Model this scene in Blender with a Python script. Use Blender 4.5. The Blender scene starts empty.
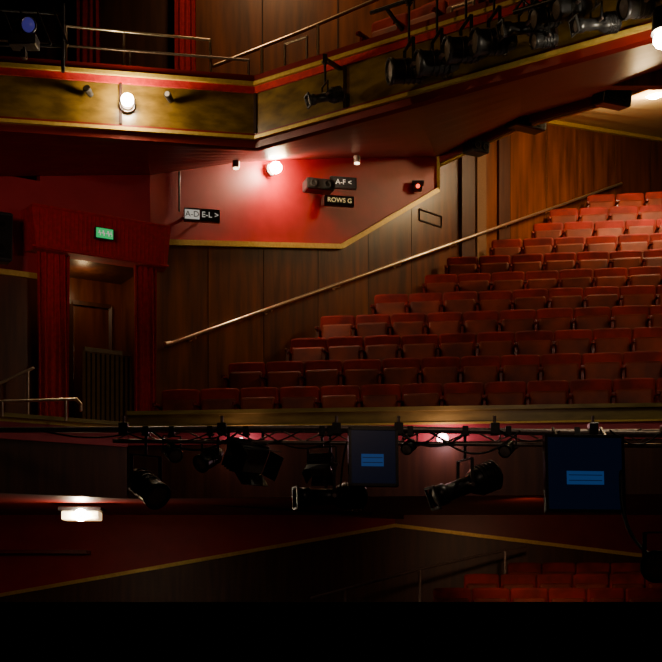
import bpy, math, random
from mathutils import Vector, Matrix
random.seed(4)
EZ = 1.7            # eye height above stalls floor
FPX = 1200.0

def P(u, v, Y):
    return Vector(((u-331)/FPX*Y, Y, EZ+(600-v)/FPX*Y))
def R(z): return EZ+z

# ------------------------------------------------------------ materials
def mat(name, c1, c2=None, rough=0.6, metal=0.0, scale=(3,3,3), nscale=4.0, detail=4, bump=0.0, emis=None, estr=0.0, sheen=0.0, coat=0.0, lo=0.35, hi=0.65):
    m = bpy.data.materials.new(name); m.use_nodes = True
    nt = m.node_tree; b = nt.nodes["Principled BSDF"]
    b.inputs["Roughness"].default_value = rough
    b.inputs["Metallic"].default_value = metal
    b.inputs["Base Color"].default_value = (*c1, 1)
    if sheen: b.inputs["Sheen Weight"].default_value = sheen
    if coat:
        b.inputs["Coat Weight"].default_value = coat
        b.inputs["Coat Roughness"].default_value = 0.25
    if c2 is not None:
        tc = nt.nodes.new("ShaderNodeTexCoord"); mp = nt.nodes.new("ShaderNodeMapping")
        mp.inputs["Scale"].default_value = scale
        nz = nt.nodes.new("ShaderNodeTexNoise"); nz.inputs["Scale"].default_value = nscale
        nz.inputs["Detail"].default_value = detail
        cr = nt.nodes.new("ShaderNodeValToRGB")
        cr.color_ramp.elements[0].position = lo; cr.color_ramp.elements[1].position = hi
        cr.color_ramp.elements[0].color = (*c1, 1); cr.color_ramp.elements[1].color = (*c2, 1)
        nt.links.new(tc.outputs["Object"], mp.inputs["Vector"])
        nt.links.new(mp.outputs["Vector"], nz.inputs["Vector"])
        nt.links.new(nz.outputs["Fac"], cr.inputs["Fac"])
        nt.links.new(cr.outputs["Color"], b.inputs["Base Color"])
        if bump:
            bp = nt.nodes.new("ShaderNodeBump"); bp.inputs["Strength"].default_value = bump
            bp.inputs["Distance"].default_value = 0.02
            nt.links.new(nz.outputs["Fac"], bp.inputs["Height"])
            nt.links.new(bp.outputs["Normal"], b.inputs["Normal"])
    if emis:
        b.inputs["Emission Color"].default_value = (*emis, 1)
        b.inputs["Emission Strength"].default_value = estr
    return m

M = {}
M['wood'] = mat("veneer_wood", (.070,.016,.0015), (.25,.064,.005), 0.34, scale=(3,3,.35), nscale=2.4, detail=7, coat=.3, lo=.3, hi=.7)
M['wood_b'] = mat("veneer_wood_darker", (.055,.012,.0015), (.19,.046,.004), 0.34, scale=(3.4,3.4,.4), nscale=2.1, detail=7, coat=.3, lo=.3, hi=.7)
M['wood_dark'] = mat("dark_wood", (.045,.012,.005), (.08,.024,.008), 0.45, scale=(4,4,.35), nscale=3, detail=6)
M['groove'] = mat("panel_groove", (.03,.009,.003), None, 0.7)
M['red'] = mat("red_wall_paint", (.36,.001,.006), (.43,.002,.010), 0.5, nscale=1.2)
M['rose'] = mat("rose_wall_paint", (.38,.014,.026), (.44,.020,.034), 0.6, nscale=1.2)
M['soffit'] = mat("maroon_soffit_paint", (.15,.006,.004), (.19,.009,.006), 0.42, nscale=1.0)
M['gold'] = mat("gold_trim_paint", (.62,.42,.07), (.72,.52,.11), 0.4, metal=.2, nscale=8)
M['olive'] = mat("olive_gilt_band", (.18,.135,.026), (.28,.21,.045), 0.4, nscale=3, scale=(1,1,4), coat=.3)
M['fpanel'] = mat("fascia_gilt_panel", (.085,.047,.005), (.21,.125,.016), 0.3, nscale=3, scale=(1.2,1.2,3), detail=5, coat=.5)
M['redband'] = mat("red_band_paint", (.42,.05,.075), (.50,.065,.09), 0.5, nscale=2)
M['cream'] = mat("cream_ceiling_paint", (.78,.60,.30), (.84,.66,.34), 0.7, nscale=1)
M['velvet'] = mat("red_velvet", (.42,.003,.005), (.58,.008,.010), 0.75, nscale=6, sheen=.05)
M['velvet_seat'] = mat("seat_red_velvet", (.15,.006,.002), (.34,.011,.004), 0.8, nscale=1.1)
M['pan'] = mat("seat_pan_cloth", (.11,.012,.002), (.25,.032,.005), 0.65, nscale=.9)
M['seatwood'] = mat("seat_arm_wood", (.13,.008,.005), (.22,.014,.008), 0.32, nscale=5)
M['carpet'] = mat("dark_red_carpet", (.035,.003,.002), (.055,.005,.004), 0.95, nscale=20)
M['black'] = mat("black_metal", (.018,.018,.019), (.035,.035,.037), 0.34, nscale=10)
M['matte'] = mat("matte_black_paint", (.002,.002,.002), (.003,.003,.003), 0.95, nscale=10)
M['steel'] = mat("polished_rail_metal", (.80,.62,.44), (.90,.72,.52), 0.28, metal=.9, nscale=10)
M['pipe'] = mat("truss_pipe_metal", (.30,.24,.22), (.40,.33,.30), 0.38, metal=.7, nscale=12)
M['frame'] = mat("gel_frame_metal", (.05,.05,.05), (.08,.08,.08), 0.5, metal=.4, nscale=12)
M['lens'] = mat("lamp_lens_glass", (.30,.27,.24), (.42,.38,.33), 0.15, nscale=6, coat=.8)
M['column'] = mat("column_cloth", (.17,.085,.035), (.22,.115,.05), 0.8, nscale=20)
M['ribs'] = mat("ribbed_panel_paint", (.20,.13,.04), (.25,.165,.055), 0.5, nscale=4)
M['screen'] = mat("monitor_screen_glass", (.004,.006,.016), (.006,.008,.02), 0.3, nscale=2, emis=(.008,.022,.075), estr=.09)
M['blue'] = mat("monitor_blue_picture", (.01,.03,.08), None, 0.4, emis=(.02,.11,.40), estr=.26)
M['green'] = mat("exit_sign_green", (.01,.25,.08), None, 0.5, emis=(.02,.65,.16), estr=.7)
M['white'] = mat("sign_white", (.7,.68,.6), None, 0.5, emis=(1,.95,.8), estr=.35)
M['signy'] = mat("sign_lit_yellow", (.6,.5,.25), None, 0.5, emis=(1,.75,.3), estr=.6)
M['bulb'] = mat("lamp_bulb_lit", (1,.9,.7), None, 0.4, emis=(1,.86,.62), estr=260)
M['bulb_s'] = mat("small_bulb_lit", (1,.9,.7), None, 0.4, emis=(1,.72,.45), estr=6)
M['bulb_m'] = mat("frosted_lamp_panel_lit", (1,.9,.7), None, 0.4, emis=(1,.62,.30), estr=1.0)
M['bulb_red'] = mat("red_indicator_lit", (1,.1,.05), None, 0.4, emis=(1,.08,.03), estr=3)
M['bulb_pink'] = mat("pink_bulb_lit", (1,.7,.8), None, 0.4, emis=(1,.60,.62), estr=14)
M['purple'] = mat("violet_lens", (.06,.04,.16), None, 0.3, emis=(.10,.08,.5), estr=.25)

# ------------------------------------------------------------ mesh builder
class MB:
    def __init__(s): s.v=[]; s.f=[]; s.m=[]; s.sm=[]; s.mats=[]; s.T=Matrix.Identity(4)
    def mi(s, key):
        if key not in s.mats: s.mats.append(key)
        return s.mats.index(key)
    def add(s, vs, fs, key, smooth=False):
        o=len(s.v); s.v += [s.T @ Vector(v) for v in vs]
        k=s.mi(key)
        for f in fs: s.f.append([i+o for i in f]); s.m.append(k); s.sm.append(smooth)
    def box(s, c, d, key, rot=None):
        x,y,z=[a/2 for a in d]; b=min(x,y,z)*.18
        vs=[]; c=Vector(c)
        for zz,i in ((-z,b),(-z+b,0),(z-b,0),(z,b)):
            for sx,sy in ((-1,-1),(1,-1),(1,1),(-1,1)):
                p=Vector((sx*(x-i),sy*(y-i),zz))
                vs.append(c+(rot@p if rot else p))
        fs=[[3,2,1,0],[12,13,14,15]]
        for L in range(3):
            for i in range(4):
                a=L*4+i; b2=L*4+(i+1)%4
                fs.append([a,b2,b2+4,a+4])
        s.add(vs,fs,key)
    def prism(s, poly, z0, z1, key):
        n=len(poly)
        z0s = z0 if isinstance(z0,(list,tuple)) else [z0]*n
        z1s = z1 if isinstance(z1,(list,tuple)) else [z1]*n
        vs=[(p[0],p[1],a) for p,a in zip(poly,z0s)]+[(p[0],p[1],a) for p,a in zip(poly,z1s)]
        fs=[list(range(n))[::-1], list(range(n,2*n))]+[[i,(i+1)%n,(i+1)%n+n,i+n] for i in range(n)]
        s.add(vs,fs,key)
    def tube(s, p0, p1, r0, key, r1=None, seg=12, smooth=True):
        p0=Vector(p0); p1=Vector(p1); r1 = r0 if r1 is None else r1
        d=(p1-p0).normalized(); q=d.to_track_quat('Z','Y').to_matrix()
        vs=[]
        for p,r in ((p0,r0),(p1,r1)):
            for i in range(seg):
                a=2*math.pi*i/seg; vs.append(p+q@Vector((math.cos(a)*r,math.sin(a)*r,0)))
        s.add(vs,[[i,(i+1)%seg,(i+1)%seg+seg,i+seg] for i in range(seg)],key,smooth)
        s.add(vs[:seg],[list(range(seg))[::-1]],key); s.add(vs[seg:],[list(range(seg))],key)
    def lathe(s, prof, q, o, key, seg=20, cap=True):
        vs=[]
        for t,r in prof:
            for i in range(seg):
                a=2*math.pi*i/seg; vs.append(Vector(o)+q@Vector((math.cos(a)*r,math.sin(a)*r,t)))
        fs=[]
        for L in range(len(prof)-1):
            for i in range(seg):
                fs.append([L*seg+i,L*seg+(i+1)%seg,(L+1)*seg+(i+1)%seg,(L+1)*seg+i])
        s.add(vs,fs,key,True)
        if cap:
            s.add(vs[:seg],[list(range(seg))[::-1]],key); s.add(vs[-seg:],[list(range(seg))],key)
    def ball(s, c, r, key, seg=16, sq=1.0):
        prof=[(-r*math.cos(math.pi*i/10)*sq, max(r*math.sin(math.pi*i/10),.0005)) for i in range(11)]
        s.lathe(prof, Matrix.Identity(3), c, key, seg)
    def bar(s, p0, p1, w, h, key):
        p0=Vector(p0); p1=Vector(p1); d=(p1-p0).normalized()
        side=d.cross(Vector((0,0,1))).normalized() if abs(d.z)<.999 else Vector((1,0,0))
        up=side.cross(d)
        vs=[]
        for p in (p0,p1):
            for a,b in ((-1,-1),(1,-1),(1,1),(-1,1)):
                vs.append(p+side*a*w/2+up*b*h/2)
        s.add(vs,[[3,2,1,0],[4,5,6,7]]+[[i,(i+1)%4,(i+1)%4+4,i+4] for i in range(4)],key)
    def ribbon(s, pts, z0, z1, front, back, key):
        n=len(pts); dirs=[]
        for i in range(n-1):
            d=Vector((pts[i+1][0]-pts[i][0],pts[i+1][1]-pts[i][1])).normalized(); dirs.append(d)
        A=[];B=[]
        for i in range(n):
            ds=[dirs[max(i-1,0)],dirs[min(i,n-2)]]
            ns=[Vector((d.y,-d.x)) for d in ds]; m=(ns[0]+ns[1]).normalized(); k=1/max(m.dot(ns[0]),.3)
            p=Vector(pts[i][:2]); A.append(p+m*k*front); B.append(p-m*k*back)
        vs=[]
        for i in range(n):
            vs += [(A[i].x,A[i].y,z0),(A[i].x,A[i].y,z1),(B[i].x,B[i].y,z1),(B[i].x,B[i].y,z0)]
        fs=[[0,1,2,3],[(n-1)*4+3,(n-1)*4+2,(n-1)*4+1,(n-1)*4]]
        for i in range(n-1):
            for j in range(4):
                fs.append([i*4+j,(i+1)*4+j,(i+1)*4+(j+1)%4,i*4+(j+1)%4])
        s.add(vs,fs,key)
    def rslab(s, w, z0, z1, r, y0, y1, key, ch=.012, seg=4, crown=0.0):
        def ring(ins, y):
            o=[]; W=w/2-ins; a0=z0+ins; a1=z1-ins; rr=max(r-ins*.5,.005)
            for n_,(cx,cz,st) in enumerate(((W-rr,a0+rr,-90),(W-rr,a1-rr,0),(-W+rr,a1-rr,90),(-W+rr,a0+rr,180))):
                for i in range(seg+1):
                    a=math.radians(st+90*i/seg); o.append((cx+rr*math.cos(a),y,cz+rr*math.sin(a)))
                if n_==1 and crown:
                    for t in (.5,0,-.5): o.append(((W-rr)*t,y,a1+crown*(1-t*t)))
            return o
        rs=[ring(ch*3,y0),ring(ch,y0+ch*.7),ring(0,y0+ch*2),ring(0,y1)]
        n=len(rs[0]); vs=sum(rs,[])
        fs=[list(range(n)),[3*n+i for i in range(n)][::-1]]
        for L in range(3):
            for i in range(n): fs.append([L*n+i,L*n+(i+1)%n,(L+1)*n+(i+1)%n,(L+1)*n+i][::-1])
        s.add(vs,fs,key,False)
    def obj(s, name, parent=None):
        me=bpy.data.meshes.new(name); me.from_pydata([tuple(v) for v in s.v],[],s.f)
        for k in s.mats: me.materials.append(M[k])
        me.polygons.foreach_set("material_index", s.m); me.polygons.foreach_set("use_smooth", s.sm)
        me.validate(); me.update()
        o=bpy.data.objects.new(name,me); bpy.context.scene.collection.objects.link(o)
        if parent: o.parent=parent
        return o

def light(kind, name, loc, energy, col, size=.1, target=None, angle=None, blend=.6, parent=None):
    l=bpy.data.lights.new(name,kind); l.energy=energy; l.color=col
    if kind=='AREA': l.size=size
    else: l.shadow_soft_size=size
    if angle: l.spot_size=math.radians(angle); l.spot_blend=blend
    o=bpy.data.objects.new(name,l); bpy.context.scene.collection.objects.link(o); o.location=loc
    if target is not None:
        o.rotation_euler=(Vector(target)-Vector(loc)).to_track_quat('-Z','Y').to_euler()
    if parent: o.parent=parent
    return o

# ------------------------------------------------------------ plan geometry
def wallY(X): return 18.81+.9816*X          # raked side wall plan line
def leftY(X): return 17.81+.579*X           # door wall plan line
def onwall(u):
    k=(u-331)/FPX; Y=18.81/(1-.9816*k); return (k*Y, Y)
def onleft(u):
    k=(u-331)/FPX; Y=17.81/(1-.579*k); return (k*Y, Y)
def zat(v,Y): return EZ+(600-v)/FPX*Y
CORN=(-2.47,16.38)
wn=Vector((.9816,-1,0)).normalized()
ln=Vector((.579,-1,0)).normalized()

# floor
m=MB(); m.prism([(-9,-3),(11,-3),(11,29),(-9,29)],-.1,0,'carpet'); m.obj("floor")
m=MB(); m.prism([(-9,-3),(-8.9,-3),(-8.9,29),(-9,29)],0,14.5,'wood_dark'); m.obj("wall_left")
m=MB(); m.prism([(10.9,-3),(11,-3),(11,29),(10.9,29)],0,14.5,'wood_dark'); m.obj("wall_right")
m=MB(); m.prism([(-9,28.9),(11,28.9),(11,29),(-9,29)],0,14.5,'wood_dark'); m.obj("wall_rear")
m=MB(); m.prism([(-9,-3),(11,-3),(11,29),(-9,29)],14.5,14.6,'matte'); m.obj("ceiling")

# ------------------------------------------------------------ side wall of the circle
topu=[(150,175),(240,162),(340,158),(437,157),(515,118),(540,118),(662,138)]
tops=[]
for u,v in topu:
    x,y=onwall(u); tops.append((x,y,zat(v,y)))
tops.append((9.0,wallY(9.0),R(10.35)))
trimp=[(CORN[0],CORN[1],R(4.88))]
for u,v in ((340,247),(437,190)):
    x,y=onwall(u); trimp.append((x,y,zat(v,y)))
base=R(1.35)
m=MB()
th=-wn*.15
def wallquad(m,a,b,z0a,z1a,z0b,z1b,key):
    vs=[(a[0],a[1],z0a),(b[0],b[1],z0b),(b[0],b[1],z1b),(a[0],a[1],z1a)]
    vs2=[(v[0]+th.x,v[1]+th.y,v[2]) for v in vs]
    m.add(vs+vs2,[[0,1,2,3],[7,6,5,4],[0,4,5,1],[1,5,6,2],[2,6,7,3],[3,7,4,0]],key)
def trimz(X):
    a,b,c=trimp
    if X<=b[0]: t=(X-a[0])/(b[0]-a[0]); return a[2]+(b[2]-a[2])*t
    t=(X-b[0])/(c[0]-b[0]); return b[2]+(c[2]-b[2])*t
def topz(X):
    for a,b in zip(tops,tops[1:]):
        if X<=b[0]+1e-6: return a[2]+(b[2]-a[2])*(X-a[0])/(b[0]-a[0])+.05
    return tops[-1][2]
JOINTS=[-1.75,-1.0,-.2,.6,1.35,2.6,3.3,4.1,4.9,5.8,6.8,7.8]
XC=tops[3][0]
BP=sorted(set([CORN[0],trimp[1][0],XC]+[t[0] for t in tops[4:]]+JOINTS))
flip=0
for xa_,xb_ in zip(BP,BP[1:]):
    if xa_ in JOINTS: flip=random.choice((0,1))
    f_ = trimz if xb_<=XC+1e-6 else topz
    wallquad(m,(xa_,wallY(xa_)),(xb_,wallY(xb_)),base,f_(xa_+1e-5),base,f_(xb_),('wood','wood_b')[flip])
for a,b in zip(tops[:3],tops[1:4]):
    wallquad(m,a,b,trimz(a[0]),a[2]+.05,trimz(b[0]),b[2]+.05,'red')
for i,X in enumerate(JOINTS):
    zt = trimz(X)-.03 if X<1.8 else topz(X)-.1
    p=Vector((X,wallY(X),0))+wn*.001
    m.bar((p.x,p.y,base+.3),(p.x,p.y,zt),.007,.007,'groove')
wall_side=m.obj("wall_side")
m=MB()
off=wn*.03
pts=[Vector(p)+off for p in trimp]+[Vector((tops[3][0],tops[3][1],tops[3][2]))+off]
for a,b in zip(pts,pts[1:]): m.bar(a,b,.05,.075,'gold')
m.obj("trim_1")
m=MB()
pp=[Vector(t)+wn*.04+Vector((0,0,-.06)) for t in tops[4:]]
for a,b in zip(pp,pp[1:]): m.bar(a,b,.08,.07,'gold')
m.obj("trim_2")
m=MB()
for u0,u1,vt,dep,k in ((459,472,152,.07,'wood_dark'),(473,482,150,.10,'column'),(497,508,132,.05,'wood_dark')):
    x0,y0=onwall(u0); x1,y1=onwall(u1)
    a=Vector((x0,y0,0)); b=Vector((x1,y1,0)); c=b+wn*dep; d=a+wn*dep
    m.prism([(d.x,d.y),(c.x,c.y),(b.x,b.y),(a.x,a.y)],R(4.2),zat(vt,y0),k)
# access hatch outline
x0,y0=onwall(419); x1,y1=onwall(441)
z0_,z1_=zat(220,y0),zat(209,y0)
for z in (z0_,z1_): m.bar(Vector((x0,y0,z))+wn*.01,Vector((x1,y1,z))+wn*.01,.02,.02,'groove')
for x_,y_ in ((x0,y0),(x1,y1)): m.bar(Vector((x_,y_,z0_))+wn*.01,Vector((x_,y_,z1_))+wn*.01,.02,.02,'groove')
m.obj("wall_pilaster")

# ------------------------------------------------------------ door wall (left)
D0=onleft(40)
m=MB(); th=-ln*.15
def lq(x0,x1,z0,z1,key):
    a=(x0,leftY(x0));b=(x1,leftY(x1)); wallquad(m,a,b,z0,z1,z0,z1,key)
lq(-8,D0[0],base,R(4.2),'wood_b'); lq(-8,D0[0],R(4.2),R(5.45),'rose')
lq(D0[0],CORN[0],R(4.55),R(5.85),'rose')
m.obj("wall_door_side")
th=-wn*.15
m=MB()
n=-ln*1.1
a=Vector((D0[0],leftY(D0[0]),0)); b=Vector((CORN[0],CORN[1],0)); c=b+n; d=a+n
for p,q in ((a,d),(d,c),(c,b)):
    m.bar((p.x,p.y,R(3.25)),(q.x,q.y,R(3.25)),.04,2.6,'wood_b')
m.prism([(a.x,a.y),(b.x,b.y),(c.x,c.y),(d.x,d.y)],R(4.55),R(4.6),'wood_dark')
for t in (.12,.5,.88):
    q=d.lerp(c,t)+ln*.04; m.bar((q.x,q.y,R(1.98)),(q.x,q.y,R(4.2)),.05,.05,'wood_dark')
q0=d.lerp(c,.12)+ln*.04; q1=d.lerp(c,.88)+ln*.04
m.bar((q0.x,q0.y,R(4.2)),(q1.x,q1.y,R(4.2)),.05,.06,'wood_dark')
m.obj("door_1")
RECESS=(a+c)/2
FLOORPOLY=[(a.x,a.y-.1),(b.x,b.y-.1),(c.x,c.y),(d.x,d.y)]
m=MB()
q0=P(84,0,15.72+.25); q1=P(131,0,16.1+.25)
q0.z=q1.z=0
for i in range(11):
    q=q0.lerp(q1,i/10); m.bar((q.x,q.y,R(1.98)),(q.x,q.y,R(3.32)),.035,.03,'ribs')
for z in (2.05,3.34): m.bar((q0.x,q0.y,R(z)),(q1.x,q1.y,R(z)),.05,.06,'ribs')
m.bar((q0.x,q0.y+.03,R(2.7)),(q1.x,q1.y+.03,R(2.7)),.015,1.2,'groove')
m.obj("ribbed_gate")
# pelmet
m=MB()
X0=onleft(24)[0]; X1=CORN[0]+.12
def lp(X,o,z): return (X+ln.x*o, leftY(X)+ln.y*o, z)
fr=.32
zb,zt=R(4.50),R(5.02)
vs=[lp(X0,0,zb),lp(X0+.06,fr,zb-.02),lp(X1-.02,fr,zb-.02),lp(X1+.05,0,zb),
    lp(X0-.04,0,zt),lp(X0+.0,fr+.03,zt),lp(X1+.02,fr+.03,zt),lp(X1+.1,0,zt)]
m.add(vs,[[0,1,5,4],[1,2,6,5],[2,3,7,6],[4,5,6,7],[3,2,1,0],[0,4,7,3]],'velvet')
for i in range(31):
    X=X0+.08+(X1-X0-.14)*i/30
    m.tube(lp(X,fr-.005,zb),lp(X,fr+.020,zt-.02),.018,'velvet',seg=8)
m.tube(lp(X0,fr+.03,zt),lp(X1,fr+.03,zt),.02,'velvet',seg=8)
m.tube(lp(X0,fr+.03,zb),lp(X1,fr+.0,zb),.015,'velvet',seg=8)
m.obj("curtain_pelmet")
def curtain(name,p0,p1,z0,z1,folds,amp,key='velvet'):
    m=MB(); p0=Vector((p0[0],p0[1],0)); p1=Vector((p1[0],p1[1],0)); d=p1-p0; nn=Vector((d.y,-d.x,0)).normalized()
    NU=folds*10; NV=14; vs=[]
    for j in range(NV+1):
        t=j/NV
        for i in range(NU+1):
            s=i/NU; ph=s*folds*2*math.pi
            A=amp*(.75+.4*math.sin(s*7+1.3))*(1-.25*t)
            o=p0+d*(s+.012*math.sin(t*4+s*9))+nn*(A*math.sin(ph+.35*math.sin(t*3+s*5)))
            vs.append((o.x,o.y,z0+(z1-z0)*t))
    fs=[[j*(NU+1)+i,j*(NU+1)+i+1,(j+1)*(NU+1)+i+1,(j+1)*(NU+1)+i] for j in range(NV) for i in range(NU)]
    m.add(vs,fs,key,True); return m.obj(name)
xl=onleft(34)[0]; xr=onleft(66)[0]
curtain("door_curtain",lp(xl,.14,0),lp(xr,.14,0),R(1.98),zb+.02,5,.05)
xl=onleft(130)[0]; xr=CORN[0]+.03
curtain("door_curtain",lp(xl,.14,0),lp(xr,.14,0),R(1.98),zb+.02,4,.05)
m=MB(); m.bar(Vector(lp(-8,.02,R(4.2))),Vector(lp(D0[0]-.02,.02,R(4.2))),.04,.07,'gold'); m.obj("trim_3")

# ------------------------------------------------------------ circle structure
PAR=[(-7.0,12.81),(-2.6,15.36),(10.4,14.06)]
PARL=PAR[:2]; PARR=PAR[1:]
m=MB()
m.ribbon(PARR,R(2.36),R(2.41),.05,.14,'olive')
m.ribbon(PARR,R(2.22),R(2.36),.0,.10,'olive')
m.ribbon(PARR,R(2.19),R(2.215),.02,.08,'gold')
m.ribbon(PARR,R(1.98),R(2.19),-.01,.09,'redband')
m.ribbon(PARR,R(1.30),R(1.98),-.03,.12,'wood_dark')
m.ribbon(PARL,R(2.22),R(2.27),.05,.14,'olive')
m.ribbon(PARL,R(2.17),R(2.22),.0,.10,'gold')
m.ribbon(PARL,R(1.96),R(2.17),-.01,.09,'redband')
m.ribbon(PARL,R(1.30),R(1.96),-.03,.12,'wood_dark')
m.obj("circle_balcony_front")
m=MB()
m.prism([(-7,12.95),(-2.6,15.5),(10.4,14.2),(10.4,15.2),(CORN[0]-.05,CORN[1]-.06),(-7,13.7)],R(1.90),R(1.98),'carpet')
m.prism(FLOORPOLY,R(1.90),R(1.975),'carpet')
m.obj("floor_circle")
m=MB()
def rowX(c): return (c-18.81)/1.1216
NR=13
for k in range(NR):
    c0=16+.8*k-.62; c1=c0+.8
    Fk=R(1.98+.5*k)
    xa=rowX(c0)+.02; xb=rowX(c1)+.02
    m.prism([(xa,c0-.14*xa),(10.4,c0-.14*10.4),(10.4,c1-.14*10.4),(xb,c1-.14*xb)],Fk-.55,Fk+ (0.003 if k==0 else 0),'carpet')
m.obj("floor_circle_steps")
m=MB()
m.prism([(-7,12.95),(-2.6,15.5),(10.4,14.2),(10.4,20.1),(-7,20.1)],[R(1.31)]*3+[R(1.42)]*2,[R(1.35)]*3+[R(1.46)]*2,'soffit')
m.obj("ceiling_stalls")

# ------------------------------------------------------------ theatre seats
def seat(m,T,arm_right=False,tilt=0):
    m.T=T
    m.rslab(.53,.34,.865,.045,-.05,.03,'velvet_seat',ch=.010,crown=.006)
    m.box((0,.045,.56),(.52,.03,.54),'seatwood')
    Tt=T@Matrix.Translation((0,-.10,.36))@Matrix.Rotation(math.radians(-12+tilt),4,'X')
    m.T=Tt
    m.rslab(.475,-.02,.36,.035,-.075,.0,'pan',ch=.012)
    m.rslab(.475,-.01,.37,.04,.0,.05,'velvet_seat',ch=.01)
    m.T=T
    for x in ((-.272,.272) if arm_right else (-.272,)):
        m.box((x,-.14,.30),(.035,.26,.60),'seatwood')
        m.box((x,-.17,.625),(.055,.34,.035),'seatwood')
        m.tube((x,-.34,.625),(x,-.34,.595),.027,'seatwood',seg=8)
    m.T=Matrix.Identity(4)
def seatrow(start,dirv,n,floorz,pitch=.545,name="theatre_seat_row"):
    m=MB(); d=Vector((dirv[0],dirv[1],0)).normalized()
    ang=math.atan2(d.y,d.x)
    for i in range(n):
        p=Vector((start[0],start[1],0))+d*(pitch*(i+.5))
        T=Matrix.Translation((p.x,p.y,floorz))@Matrix.Rotation(ang+math.radians(random.uniform(-2.5,2.5)),4,'Z')@Matrix.Rotation(math.radians(random.uniform(-1.5,1.0)),4,'X')
        seat(m,T,i==n-1,random.choice((0,0,0,3,-2,6)))
    return m.obj(name)
for k in range(NR-2):
    cc=16+.8*k
    xs=rowX(cc)+(.20+.14*(k%3) if k else .20)
    xe=min(.285*(cc)+1.8,9.4)
    n=int((xe-xs)/.545)
    seatrow((xs,cc-.14*xs),(1,-.14),n,R(1.98+.5*k)+.004)

# circle handrail along side wall
m=MB()
s=Vector((-2.29,16.56,R(3.52)))+wn*.14; e=Vector((5.8,24.5,R(8.47)))+wn*.14
m.tube(s,e,.026,'steel'); m.ball(s,.03,'steel'); m.ball(e,.03,'steel')
for i in range(8):
    q=s.lerp(e,(i+.3)/8); w=q-wn*.14-Vector((0,0,.05))
    m.tube(q,q-Vector((0,0,.05)),.010,'steel',seg=8); m.tube(q-Vector((0,0,.05)),w,.010,'steel',seg=8)
    m.tube(w+wn*.012,w,.03,'steel',seg=10)
m.tube(s,s+Vector((-.08,-.08,-.03)),.035,'steel'); m.obj("wall_handrail")

# ------------------------------------------------------------ upper balcony
UF=[(-7.2,13.37),(-.92,14.5),(2.3,12.24),(5.6,9.92)]
m=MB()
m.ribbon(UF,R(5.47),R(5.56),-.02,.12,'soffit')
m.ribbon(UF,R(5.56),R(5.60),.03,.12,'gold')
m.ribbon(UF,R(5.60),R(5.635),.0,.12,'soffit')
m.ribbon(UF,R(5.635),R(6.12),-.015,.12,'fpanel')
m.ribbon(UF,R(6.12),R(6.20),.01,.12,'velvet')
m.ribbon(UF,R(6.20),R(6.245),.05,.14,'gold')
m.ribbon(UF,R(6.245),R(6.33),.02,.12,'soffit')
for A_,B_,nn in ((UF[0],UF[1],4),(UF[1],UF[2],3),(UF[2],UF[3],3)):
    for i in range(1,nn+1):
        t=i/nn; m.bar((A_[0]+(B_[0]-A_[0])*t,A_[1]+(B_[1]-A_[1])*t-.0,R(5.64)),(A_[0]+(B_[0]-A_[0])*t,A_[1]+(B_[1]-A_[1])*t,R(6.12)),.03,.03,'groove')
m.obj("upper_balcony_front")
def loft(m,A,B,key,n=8,thick=.06):
    vs=[];
    for i in range(len(A)):
        for j in range(n+1):
            t=j/n; p=Vector(A[i]).lerp(Vector(B[i]),t); vs.append(p)
    W=n+1; fs=[[i*W+j,i*W+j+1,(i+1)*W+j+1,(i+1)*W+j] for i in range(len(A)-1) for j in range(n)]
    vs2=[v+Vector((0,0,thick)) for v in vs]; N=len(vs)
    m.add(vs+vs2,[f for f in fs]+[[x+N for x in f][::-1] for f in fs],key)
rear=[(-7.4,leftY(-7.4),R(5.40)),(onleft(0)[0],onleft(0)[1],R(5.42)),tops[0],tops[1],tops[2],tops[3],tuple(P(520,118,20)),tuple(P(600,95,19)),tuple(P(662,72,18.4)),tuple(P(760,52,17.6))]
zf=R(5.50)
front=[(-7.2,13.40,zf),(-3.9,13.99,zf),(-2.2,14.29,zf),(-.92,14.52,zf),(-.1,13.95,zf),(.9,13.25,zf),(2.0,12.5,zf),(3.0,11.8,zf),(3.9,11.15,zf),(5.6,9.95,zf)]
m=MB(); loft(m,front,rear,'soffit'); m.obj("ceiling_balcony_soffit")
m=MB()
A=[rear[5],rear[6],rear[7],rear[8],rear[9]]
B=[tops[3],tops[4],tops[5],tops[6],(9.3,27.9,R(10.4))]
loft(m,A,B,'cream',n=6); m.obj("ceiling_circle_rear")
m=MB()
for a_,b_ in zip(rear[5:],rear[6:]):
    m.bar(Vector(a_)-Vector((0,0,.06)),Vector(b_)-Vector((0,0,.06)),.08,.14,'soffit')
    m.bar(Vector(a_)-Vector((0,-.05,.15)),Vector(b_)-Vector((0,-.05,.15)),.05,.04,'gold')
m.obj("trim_4")
m=MB()
U=Vector((0,0,.14))
loft(m,[Vector(p)+U for p in front],[Vector(p).lerp(Vector(q),.88)+U for p,q in zip(front,rear)],'carpet')
dd=Vector((.818,-.575,0)); nb=Vector((.575,.818,0)); o0=Vector((-.92,14.5,0))
for j in range(4):
    a0=o0+dd*(.7-.1*j)+nb*(.9+.85*j); a1=a0+dd*6; b1=a1+nb*.85; b0=a0+nb*.85
    m.prism([(a0.x,a0.y),(a1.x,a1.y),(b1.x,b1.y),(b0.x,b0.y)],R(6.33+.5*j-(.25 if j else 0)),R(6.45+.5*j),'carpet')
m.obj("floor_upper_balcony")
for j in range(3):
    st=o0+dd*(.75+.2*j)+nb*(1.45+.85*j)
    seatrow((st.x,st.y),(dd.x,dd.y),8,R(6.45+.5*j)+.004)
m=MB(); m.prism([(-8.8,17.5),(5.2,17.5),(5.2,17.65),(-8.8,17.65)],R(7.5),R(12.7),'wood'); 
for X in (-4.4,-2.1,-1.0,.1,1.2,2.3): m.bar((X,17.49,R(7.5)),(X,17.49,R(12.5)),.02,.02,'groove')
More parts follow.
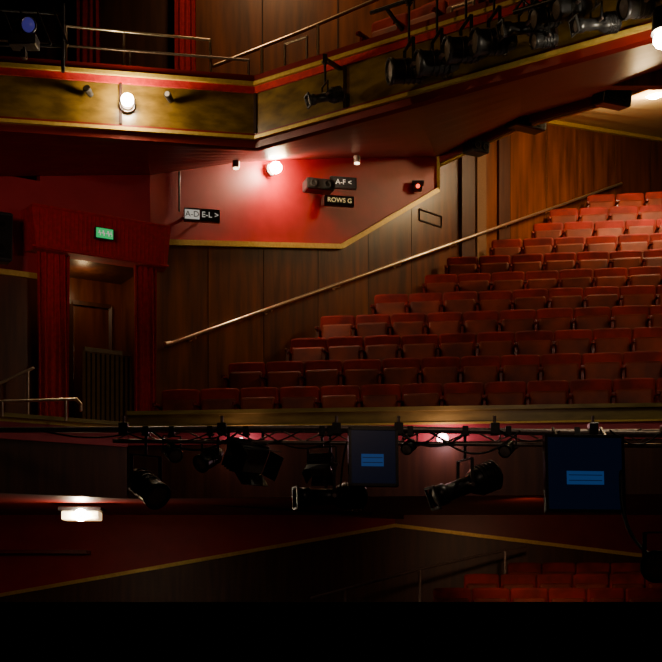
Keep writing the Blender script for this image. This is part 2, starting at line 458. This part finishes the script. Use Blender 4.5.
m.prism([(-3.5,17.46),(-2.3,17.46),(-2.3,17.5),(-3.5,17.5)],R(7.5),R(9.6),'wood_dark')
m.obj("wall_upper")
curtain("upper_curtain",(P(76,0,17.2).x,17.2),(P(101,0,17.2).x,17.2),R(7.2),R(10),4,.05)
curtain("upper_curtain",(P(174,0,17.2).x,17.2),(P(196,0,17.2).x,17.2),R(7.2),R(10),4,.05)
def rail(name,pts,r,key='steel',posts=()):
    m=MB()
    for a_,b_ in zip(pts,pts[1:]): m.tube(a_,b_,r,key,seg=10); 
    for p in pts: m.ball(p,r*1.02,key,seg=10)
    for p,z in posts: m.tube(p,(p[0],p[1],z),r*.9,key,seg=10)
    return m.obj(name)
def ux(X,o=.0):
    return 14.5+(X+.92)*(14.5-13.37)/(7.2-.92)+o
pts=[Vector((X,ux(X,.1),R(6.56))) for X in (-5.5,-3.9,-2.4,-1.0)]
rail("balcony_guard_rail",pts,.016,'pipe',[(p,R(6.32)) for p in pts])
a_=P(66,26,14.2); b_=P(210,40,14.6)
rail("balcony_guard_rail",[Vector((a_.x,a_.y,R(6.0))),a_,b_,Vector((b_.x+.03,b_.y,R(6.0)))],.016,'steel',[(P(124,31,14.35),R(6.0))])
rail("stair_handrail",[P(214,66,15.6),P(300,32,15.9),P(380,-2,16.2)],.024,'steel',[(P(262,47,15.75),R(6.0)),(P(318,25,15.95),R(6.2))])
for u in (285,452):
    Y=14.7 if u<400 else 13.6
    v=44 if u<400 else 8
    a_=P(u,v,Y); b_=P(u+22,v-7,Y-.15)
    rail("balcony_hoop_rail",[Vector((a_.x,a_.y,R(5.85))),a_,b_,Vector((b_.x,b_.y,R(5.85)))],.016,'steel')

# ------------------------------------------------------------ lamps
def sconce(name,pos,r,key,nrm,power,col,base_r=.09):
    m=MB(); pos=Vector(pos)
    m.ball(pos,r,key); back=pos-nrm*(r+.05)
    m.tube(back,back-nrm*.04,base_r,'pipe',seg=16); m.tube(pos-nrm*r*.8,back,.025,'pipe',seg=10)
    m.lathe([(0,.03),(.02,base_r*.9),(r*.4,r*1.0)],(nrm).to_track_quat('Z','Y').to_matrix(),back,'pipe',cap=False)
    o=m.obj(name)
    if power: light('POINT',name+"_light",pos+nrm*(r+.06),power,col,.06,parent=o)
    return o
WARM=(1,.64,.30)
x,y=onwall(267); sconce("wall_lamp",Vector((x,y,zat(171,y)))+wn*.20,.085,'bulb',wn,42,WARM)
fn=Vector((.177,-.984,0))
X=P(128,0,14.1).x; sconce("wall_lamp",(X,ux(X)-.18,R(5.86)),.072,'bulb',fn,16,WARM)
m=MB(); q=P(654,92,20.3); m.ball(q,.17,'bulb',sq=.6); m.tube(q+Vector((0,0,.08)),q+Vector((0,0,.2)),.2,'pipe',.18,seg=20)
o=m.obj("ceiling_lamp"); light('POINT',"ceiling_lamp_light",q-Vector((0,.1,.40)),170,(1,.66,.30),.2,parent=o)
m=MB(); q=P(662,40,11.2); m.ball(q,.08,'bulb'); m.tube(q+Vector((0,0,.06)),q+Vector((0,.05,.3)),.10,'black',.07,seg=16)
o=m.obj("ceiling_lamp"); light('POINT',"soffit_lamp_light",q-Vector((.05,.05,.16)),5,(1,.66,.30),.1,parent=o)
m=MB(); q=P(82,516,16.6); m.box(q,(.50,.3,.12),'bulb_m'); m.box(q+Vector((0,0,.09)),(.58,.36,.05),'black'); m.ball(q-Vector((-.02,.19,.0)),.085,'bulb')
o=m.obj("ceiling_lamp"); light('POINT',"stalls_lamp_light",q-Vector((0,.25,.26)),12,(1,.60,.32),.08,parent=o)
def pary(X): return 15.1-.1*X
for u,v,pw,r,key in ((241,441,2.5,.045,'bulb_pink'),(441,441,9,.07,'bulb_pink')):
    X=P(u,0,15.1).x; q=Vector((X,pary(X)-.10,zat(v,15.1)))
    sconce("fascia_lamp",q,r,key,Vector((0,-1,0)),pw,(1,.55,.60),.05)
for u,v,Y in ((357,163,18.2),(236,168,16.9)):
    m=MB(); q=P(u,v,Y); m.tube(q,q+Vector((0,0,.10)),.05,'pipe',seg=16); m.tube(q-Vector((0,0,.012)),q,.04,'bulb_s',seg=16); m.obj("downlight")
for u in (92,170):
    X=P(u,0,14.2).x; m=MB(); m.tube((X,ux(X)-.02,R(5.95)),(X-.03,ux(X)-.14,R(5.98)),.035,'black',.045,seg=12)
    m.tube((X-.03,ux(X)-.14,R(5.98)),(X-.032,ux(X)-.15,R(5.98)),.03,'lens',seg=12); m.obj("small_spotlight")
m=MB(); x,y=onwall(414); q=Vector((x,y,zat(189,y)))+wn*.08; m.box(q,(.14,.14,.1),'black'); m.ball(q-Vector((0,.09,.0)),.035,'bulb_red'); m.box(q-Vector((0,.02,-.07)),(.2,.2,.03),'black'); m.obj("red_indicator_lamp")

# ------------------------------------------------------------ signs
def rotz(d): return Matrix.Rotation(math.atan2(d.y,d.x),3,'Z')
def text(txt,loc,size,ang,key,parent):
    c=bpy.data.curves.new("lettering",'FONT'); c.body=txt; c.size=size; c.align_x='CENTER'; c.align_y='CENTER'; c.extrude=.002
    c.materials.append(M[key]); o=bpy.data.objects.new("lettering",c); bpy.context.scene.collection.objects.link(o)
    o.location=loc; o.rotation_euler=(math.pi/2,0,ang); o.parent=parent
m=MB(); ld=Vector((1,.579,0)).normalized(); ra=rotz(ld); X=onleft(103)[0]-.13
q=Vector(lp(X,.46,zat(230,15.4)))
m.box(q,(.25,.06,.15),'black',ra); m.box(q+ln*.032,(.225,.012,.125),'green',ra)
for dx,w in ((-.07,.035),(-.02,.05),(.045,.05),(.085,.02)):
    m.box(q+ln*.04+ld*dx,(w,.004,.012),'white',ra); m.box(q+ln*.04+ld*dx+Vector((0,0,.02)),(w*.4,.004,.03),'white',ra); m.box(q+ln*.04+ld*(dx+.01)-Vector((0,0,.02)),(w*.3,.004,.03),'white',ra)
m.tube(q+Vector((0,0,.07)),q+Vector((0,0,.07))-ln*.1,.01,'black'); m.obj("exit_sign")
rw=Matrix.Rotation(math.radians(12),3,'Z')
def sign(u,v,w,h,txt,key,bg='black',name="direction_sign",o=.18):
    m=MB(); x,y=onwall(u); q=Vector((x,y,zat(v,y)))+wn*o
    m.box(q,(w,.07,h),'black',rw); f=rw@Vector((0,-1,0))
    m.box(q+f*.037,(w*.92,.006,h*.72),bg,rw)
    m.tube(q,q-wn*o,.02,'black')
    ob=m.obj(name); text(txt,q+f*.044,h*.62,math.radians(12),key,ob)
    return ob
sign(184,218,.22,.18,"A-D",'black','white'); sign(202,219,.27,.18,"E-L >",'white','black')
m=MB(); x,y=onwall(178); q=Vector((x,y,0))+wn*.03
m.tube((q.x,q.y,zat(172,y)),(q.x,q.y,zat(212,y)),.012,'black'); m.obj("wall_conduit")
sign(335,186,.42,.18,"A-F <",'white','black'); sign(331,204,.46,.16,"ROWS G",'signy','black')

def speaker(pos,d,rot=0,tilt=0,name="loudspeaker",mount=None):
    m=MB(); Rm=Matrix.Rotation(rot,3,'Z')@Matrix.Rotation(tilt,3,'X'); pos=Vector(pos)
    m.box(pos,d,'black',Rm); w,t,h=d
    m.box(pos+Rm@Vector((0,-t/2-.006,0)),(w*.9,.012,h*.86),'matte',Rm)
    rr=min(w,h)*.33; q=(Rm@Vector((0,-1,0))).to_track_quat('Z','Y').to_matrix()
    for k in (-.25,.25):
        c_=pos+Rm@Vector((k*w if w>h else 0,-t/2-.012,0 if w>h else k*h))
        m.lathe([(0,rr),(.012,rr),(.006,rr*.7),(-.004,rr*.3)],q,c_,'matte',seg=16)
    if mount: m.tube(pos,mount,.02,'black')
    return m.obj(name)
x,y=onwall(305); q=Vector((x,y,zat(191,y)))+wn*.30; speaker(q,(.44,.24,.17),.3,mount=q-wn*.31)
q=P(612,98,18.6); speaker(q,(.52,.3,.26),.4,.15,mount=q+Vector((0,.1,.4)))
q=P(526,122,20); speaker(q,(.62,.3,.26),.5,.1,mount=q+Vector((0,.1,.4)))
q=P(476,148,20.3); speaker(q,(.34,.3,.2),.5,.1,mount=q+Vector((0,.1,.3)))
q=P(0,238,14.9); speaker(q,(.26,.25,.60),.45,.1,mount=q-ln*.5)

# ------------------------------------------------------------ stage lanterns
def lantern(pos,aim,kind='can',hang=None,sc=1.0,lens='lens',name="stage_spotlight"):
    m=MB(); pos=Vector(pos); aim=Vector(aim).normalized(); q=aim.to_track_quat('Z','Y').to_matrix()
    if kind=='can':
        R0=.105*sc
        m.lathe([(-.20*sc,.03*sc),(-.19*sc,.06*sc),(-.13*sc,.085*sc),(-.06*sc,R0),(.14*sc,R0),(.15*sc,R0*1.1),(.19*sc,R0*1.1),(.19*sc,R0*.92),(.165*sc,R0*.9)],q,pos,'black')
        m.lathe([(.168*sc,R0*.9),(.180*sc,R0*.6),(.186*sc,.004)],q,pos,lens)
        for t in (-.1,-.05,0,.05): m.lathe([(t*sc,R0*.98),(t*sc+.004,R0*1.08),(t*sc+.010,R0*1.08),(t*sc+.014,R0*.98)],q,pos,'black',cap=False)
        hw=.14*sc
    elif kind=='profile':
        m.lathe([(-.36*sc,.04*sc),(-.35*sc,.10*sc),(-.30*sc,.125*sc),(-.12*sc,.13*sc),(-.07*sc,.105*sc),(-.04*sc,.08*sc),(.20*sc,.08*sc),(.21*sc,.10*sc),(.33*sc,.10*sc),(.33*sc,.085*sc),(.30*sc,.08*sc)],q,pos,'black')
        m.lathe([(.31*sc,.08*sc),(.325*sc,.05*sc),(.332*sc,.004)],q,pos,lens)
        for t in (-.32,-.28,-.24,-.20,-.16): m.lathe([(t*sc,.12*sc),(t*sc+.004,.145*sc),(t*sc+.010,.145*sc),(t*sc+.014,.12*sc)],q,pos,'black',cap=False)
        for sx,sy,w_,h_ in ((0,1,.2,.012),(0,-1,.2,.012),(1,0,.012,.2),(-1,0,.012,.2)):
            m.box(pos+aim*.34*sc+q@Vector((sx*.1*sc,sy*.1*sc,0)),(w_*sc+.01,h_*sc+.01,.02),'frame',q)
        m.box(pos+aim*-.09*sc,(.30*sc,.03,.05*sc),'black',q)
        hw=.16*sc
    else:
        m.box(pos,(.34*sc,.26*sc,.22*sc),'black',q)
        for t in (-.07,-.03,.01,.05): m.box(pos+q@Vector((0,0,t*sc)),(.36*sc,.28*sc,.012),'black',q)
        m.box(pos+q@Vector((0,0,.112*sc)),(.30*sc,.22*sc,.01),lens,q)
        for sx,ax in ((1,0),(-1,0),(0,1),(0,-1)):
            c_=q@Vector((sx*.19*sc,ax*.15*sc,.18*sc))
            rt=q@(Matrix.Rotation(sx*.35,3,'Y')@Matrix.Rotation(-ax*.35,3,'X'))
            m.box(pos+c_,((.008 if sx else .32*sc),(.008 if ax else .24*sc),.15*sc),'frame',rt)
        hw=.21*sc
    side=aim.cross(Vector((0,0,1)))
    side=side.normalized() if side.length>.05 else Vector((1,0,0))
    H=.24*sc
    up=Vector((0,0,1))
    sg=-1 if (hang is not None and hang<pos.z) else 1
    a_=pos+side*hw; b_=pos-side*hw
    for p in (a_,b_):
        m.bar(p,p+up*H*sg,.03*sc,.012,'black'); m.tube(p-(side*.02 if p is b_ else -side*.02),pos+(p-pos)*.6,.02*sc,'pipe',seg=10)
    m.bar(a_+up*H*sg,b_+up*H*sg,.03*sc,.012,'black')
    top=pos+up*H*sg
    if hang is not None:
        e=Vector((pos.x,pos.y,hang)); m.tube(top,e,.014,'black',seg=8)
        m.box(e,(.05,.09,.09),'black'); m.tube(e+Vector((-.04,0,-.03)),e+Vector((.04,0,-.03)),.012,'pipe',seg=8)
    return m.obj(name)

fdir=Vector((3.22,-2.26,0)).normalized(); fnr=Vector((fdir.y,-fdir.x,0))
def up(t,o,z):
    p=Vector((-.92,14.5,0))+fdir*t+fnr*o; return Vector((p.x,p.y,R(z)))
m=MB()
m.tube(up(1.9,.35,6.42),up(5.6,.35,6.42),.022,'black')
for t in (2.1,3.2,4.4,5.3): m.bar(up(t,.35,6.42),up(t,.0,6.30),.03,.03,'black')
m.obj("lighting_bar")
def onbar(u,v,o):
    k=(u-331)/FPX; o1=up(0,o,0); t=(k*o1.y-o1.x)/(fdir.x-k*fdir.y); p=up(t,o,0); p.z=zat(v,p.y); return p,t
for u,v in ((409,71),(437,63),(466,50),(494,42)):
    p,t=onbar(u,v,.35); lantern(p,(-1,-.22,-.12),'can',R(6.42),1.2)
for u,v,kd,sc in ((524,28,'profile',.75),(548,18,'can',.9),(572,8,'can',1.0),(545,40,'can',.7),(596,24,'profile',.7),(640,6,'can',1.0)):
    p,t=onbar(u,v,.35); lantern(p,(-.9,-.25,-.2),kd,R(6.42),sc)
m=MB()
for dz in (5.86,6.06):
    m.tube(up(3.7,.5,dz),up(5.6,.5,dz),.024,'black')
for i in range(10):
    t=3.7+.19*i; m.tube(up(t,.5,5.86),up(t+.19,.5,6.06),.012,'black',seg=8); m.tube(up(t+.19,.5,5.86),up(t,.5,6.06),.010,'black',seg=8)
for t in (3.9,5.2): m.bar(up(t,.5,6.4),up(t,.5,5.86),.03,.03,'black'); m.bar(up(t,.5,5.95),up(t,.0,5.95),.03,.03,'black')
m.obj("lighting_truss")
p,t=onbar(325,97,.3)
lantern(p,(-.9,-.3,-.32),'profile',R(6.10),.62)
m=MB(); m.bar(up(t,.3,6.10),up(t,.0,6.10),.04,.04,'black'); m.obj("lamp_bracket")
lantern(P(24,24,13.2),(.5,-.7,-.4),'can',R(6.0)-.0,.8,'purple',"moving_head_light")
m=MB()
m.tube(P(-20,8,13.3),P(64,14,13.6),.02,'black'); m.tube(P(-20,44,13.3),P(64,46,13.6),.02,'black')
m.tube(P(63,4,13.6),P(63,72,13.6),.022,'black')
for i in range(5): m.tube(P(-15+17*i,8,13.4),P(0+17*i,45,13.4),.012,'black')
m.box(P(24,42,13.2),(.3,.2,.12),'black')
m.obj("lighting_truss")

# ------------------------------------------------------------ front of house truss
TY=11.0
zt1=zat(428,TY); zt2=zat(441,TY)
m=MB()
m.tube((-5,TY,zt1-.03),(.0,TY,zt1),.026,'pipe'); m.tube((0,TY,zt1),(5,TY,zt1-.10),.030,'pipe')
m.tube((-5,TY+.25,zt1+.02),(5,TY+.25,zt1+.00),.022,'pipe')
m.tube((-2.0,TY,zt2),(5,TY,zt2-.06),.020,'pipe')
X=-2.0
while X<4.6:
    m.tube((X,TY,zt2),(X+.22,TY,zt1-.02),.008,'pipe',seg=8); m.tube((X+.22,TY,zt1-.02),(X+.44,TY,zt2-.01),.008,'pipe',seg=8)
    m.tube((X,TY,zt1-.01),(X,TY+.25,zt1),.010,'pipe',seg=8)
    X+=.44
for X in (-1.9,-1.0,.05,.62,1.5,2.4):
    m.box((X,TY,zt1-.01),(.08,.10,.11),'black'); m.tube((X,TY,zt1+.05),(X,TY,zt1+.11),.014,'pipe',seg=8)
m.obj("lighting_truss")
def L(u,v,aim,kind,sc,Y=TY,hz=None,**k): return lantern(P(u,v,Y),aim,kind,hz if hz else zt1-.03,sc,**k)
L(246,456,(.55,-.55,-.45),'flood',1.0)
L(210,458,(-.6,-.7,-.5),'can',.75)
L(330,497,(-1,-.25,-.05),'profile',.95)
L(322,464,(-.2,-.6,-.9),'flood',.65)
L(465,486,(-.95,-.3,-.38),'profile',1.0)
L(146,486,(.6,-.6,-.5),'can',1.15)
L(172,452,(.3,-.6,-.3),'can',.6)
L(410,446,(-.4,-.8,-.4),'can',.5)
L(508,448,(-.4,-.8,-.4),'can',.55)
L(664,566,(-.55,-.9,-.05),'can',1.2,10.2,zt1-.13)
def cable(pts,r=.008,key='black'):
    c=bpy.data.curves.new("cable",'CURVE'); c.dimensions='3D'; c.bevel_depth=r; c.bevel_resolution=2
    sp=c.splines.new('NURBS'); sp.points.add(len(pts)-1)
    for i,p in enumerate(pts): sp.points[i].co=(*p,1)
    sp.use_endpoint_u=True; sp.order_u=4; c.materials.append(M[key])
    o=bpy.data.objects.new("cable",c); bpy.context.scene.collection.objects.link(o); return o
root=bpy.data.objects.new("truss_cables",None); bpy.context.scene.collection.objects.link(root)
for (ua,ub,s_) in ((120,215,14),(150,240,22),(215,300,16),(260,345,20),(395,470,18),(430,520,26),(500,560,12),(610,662,16),(40,140,8),(400,440,14)):
    a_=P(ua,430,TY-.04); b_=P(ub,431,TY-.04)
    pts=[a_,a_.lerp(b_,.25)-Vector((0,0,s_*.75/FPX*TY)),a_.lerp(b_,.55)-Vector((0,.03,s_*1.1/FPX*TY)),a_.lerp(b_,.8)-Vector((0,0,s_*.6/FPX*TY)),b_]
    cable(pts,.007+.003*random.random()).parent=root
cable([P(618,436,TY-.05),P(622,470,TY-.35),P(618,510,TY-.4),P(634,545,10.5),P(652,556,10.3)],.018).parent=root
cable([P(350,436,TY-.05),P(338,460,TY-.1),P(345,490,TY-.1),P(335,497,TY-.02)],.009).parent=root
def monitor(u0,v0,u1,v1,bu,rot):
    Y=TY-.32; a_=P(u0,v0,Y); b_=P(u1,v1,Y); c_=(a_+b_)/2; w=b_.x-a_.x; h=a_.z-b_.z
    m=MB(); Rm=Matrix.Rotation(rot,3,'Z')@Matrix.Rotation(math.radians(-4),3,'X'); f=Rm@Vector((0,-1,0))
    m.box(c_,(w,.06,h),'black',Rm)
    for sx in (-1,1): m.box(c_+Rm@Vector((sx*(w/2-.012),-.034,0)),(.024,.014,h),'black',Rm)
    for sz in (-1,1): m.box(c_+Rm@Vector((0,-.034,sz*(h/2-.012))),(w,.014,.024),'black',Rm)
    m.box(c_+f*.032,(w-.05,.004,h-.05),'screen',Rm)
    bx,bz,bw,bh=bu
    m.box(c_+Rm@Vector((bx,-.036,bz)),(bw,.003,bh),'blue',Rm)
    for i in range(2):
        m.box(c_+Rm@Vector((bx,-.0385,bz+bh*(.2-.4*i))),(bw*.9,.002,bh*.05),'screen',Rm)
    m.box(c_+Rm@Vector((0,.05,0)),(w*.5,.06,h*.5),'black',Rm)
    m.bar(c_+Vector((0,.08,0)),(c_.x,TY,zt1),.05,.03,'black')
    for sx in (-1,1): m.bar((c_.x+sx*w*.3,c_.y+.03,c_.z+h*.45),(c_.x+sx*w*.3,TY,zt1),.02,.02,'black')
    return m.obj("monitor_screen")
monitor(348,428,398,487,(-.01,-.03,.20,.11),.12)
monitor(543,435,625,513,(.0,-.04,.34,.12),.12)

# ------------------------------------------------------------ stalls rear
m=MB()
tz=[(-8.8,R(-.55)),(-5.5,R(.083)),(1.07,R(1.24)),(5.5,R(.70)),(10.8,R(.05))]
def panel(poly,key,y0=20,y1=20.12):
    n=len(poly); vs=[(p[0],y0,p[1]) for p in poly]+[(p[0],y1,p[1]) for p in poly]
    m.add(vs,[list(range(n)),list(range(n,2*n))[::-1]]+[[i,i+n,(i+1)%n+n,(i+1)%n] for i in range(n)],key)
panel([(-8.8,0),(10.8,0)]+tz[::-1],'wood_dark')
panel(tz[0:3]+[(1.07,R(1.45)),(-8.8,R(1.45))],'red')
panel(tz[2:]+[(10.8,R(1.45)),(1.07,R(1.45))],'soffit')
m.obj("wall_stalls_rear")
m=MB()
for a_,b_ in zip(tz,tz[1:]): m.bar((a_[0],19.97,a_[1]),(b_[0],19.97,b_[1]),.05,.06,'gold')
m.obj("trim_5")
m=MB()
m.prism([(-8,19.3),(-4.0,19.6),(-4.0,19.99),(-8,19.99)],R(.76),R(.82),'soffit')
m.obj("stalls_ledge")
m=MB()
for j in range(7):
    m.prism([(-8.5,12.5+j),(10.5,12.5+j),(10.5,19.95),(-8.5,19.95)],.2*j,.2*(j+1),'carpet')
m.obj("floor_stalls_steps")
for j,(xs,n) in enumerate(((1.45,13),(2.0,12),(2.8,11))):
    Y=17.1+j
    seatrow((xs,Y),(1,-.02),n,(1.0,1.22,1.42)[j]+.004)
rail("stair_handrail",[P(312,598,17.5),P(420,569,18.2),P(525,546,19)],.022,'pipe',[(P(345,590,17.7),1.0),(P(420,569,18.2),1.1),(P(505,551,18.8),1.3)])
rail("stair_handrail",[P(-10,388,15.0),P(33,368,15.2)],.02,'steel',[(P(28,370,15.18),R(1.98))])
rail("balcony_guard_rail",[P(-20,402,14.3),P(76,399,14.75),P(81,404,14.8),P(81,410,14.8)],.02,'steel',[(P(2,401,14.4),R(2.2)),(P(66,399,14.7),R(2.2))])
m=MB()
m.prism([(-6,6.0),(7,6.0),(7,6.15),(-6,6.15)],0,EZ-.04,'matte'); m.prism([(-6,5.95),(7,5.95),(7,6.2),(-6,6.2)],EZ-.04,EZ-.010,'matte')
m.obj("foreground_black_mask")  # black wall added only to keep the bottom of the view black

# ------------------------------------------------------------ lighting
light('SPOT',"house_fill_light",(7.5,17.0,R(8.3)),300,(1,.62,.28),.4,target=(4.5,21.5,R(6.5)),angle=110,blend=1)  # added off-screen fill for the upper circle rows
light('SPOT',"house_fill_light",(7.5,7.5,R(7.0)),620,(1,.56,.28),.5,target=(4.6,18.6,R(4.3)),angle=36,blend=1)  # extra out-of-view spot, put in to brighten the circle seats
light('SPOT',"house_fill_light",(-4.5,7.0,R(7.0)),220,(1,.60,.28),.3,target=(.7,13.8,R(6.1)),angle=58,blend=1)  # unseen helper spot lifting the upper fascia and its lanterns
light('SPOT',"upper_fill_light",(-1,14.8,R(11.2)),330,(1,.60,.28),.3,target=(.2,17.0,R(8)),angle=120,blend=1)  # lamp added above the view to brighten upper wall and seats
light('SPOT',"truss_fill_light",(1.5,4.0,R(4.5)),85,(1,.68,.50),.3,target=(.8,15,R(1.95)),angle=50,blend=1)  # added front spot without a fixture, lightens truss and circle front
light('SPOT',"door_fill_light",(-3.8,8.5,R(3.6)),230,(1,.58,.46),.3,target=(-3.6,15.6,R(4.95)),angle=28,blend=1)  # unseen spot added so door wall, pelmet and curtains come up brighter
light('POINT',"door_recess_light",(RECESS.x,RECESS.y,R(4.35)),5,WARM,.08)
light('SPOT',"stalls_fill_light",(2.5,15.4,R(1.15)),55,(1,.55,.30),.1,target=(3.6,19.5,R(.5)),angle=100,blend=1)  # bare fill added under the soffit for stalls seats and trim

w=bpy.data.worlds.new("theatre_dark"); bpy.context.scene.world=w; w.use_nodes=True
w.node_tree.nodes["Background"].inputs[0].default_value=(.02,.012,.01,1); w.node_tree.nodes["Background"].inputs[1].default_value=.3

cd=bpy.data.cameras.new("camera"); cam=bpy.data.objects.new("camera",cd); bpy.context.scene.collection.objects.link(cam)
cam.location=(0,0,EZ); cam.rotation_euler=(math.pi/2,0,0)
cd.sensor_width=36; cd.lens=FPX/662*36; cd.shift_y=269/662; cd.clip_end=200
bpy.context.scene.camera=cam
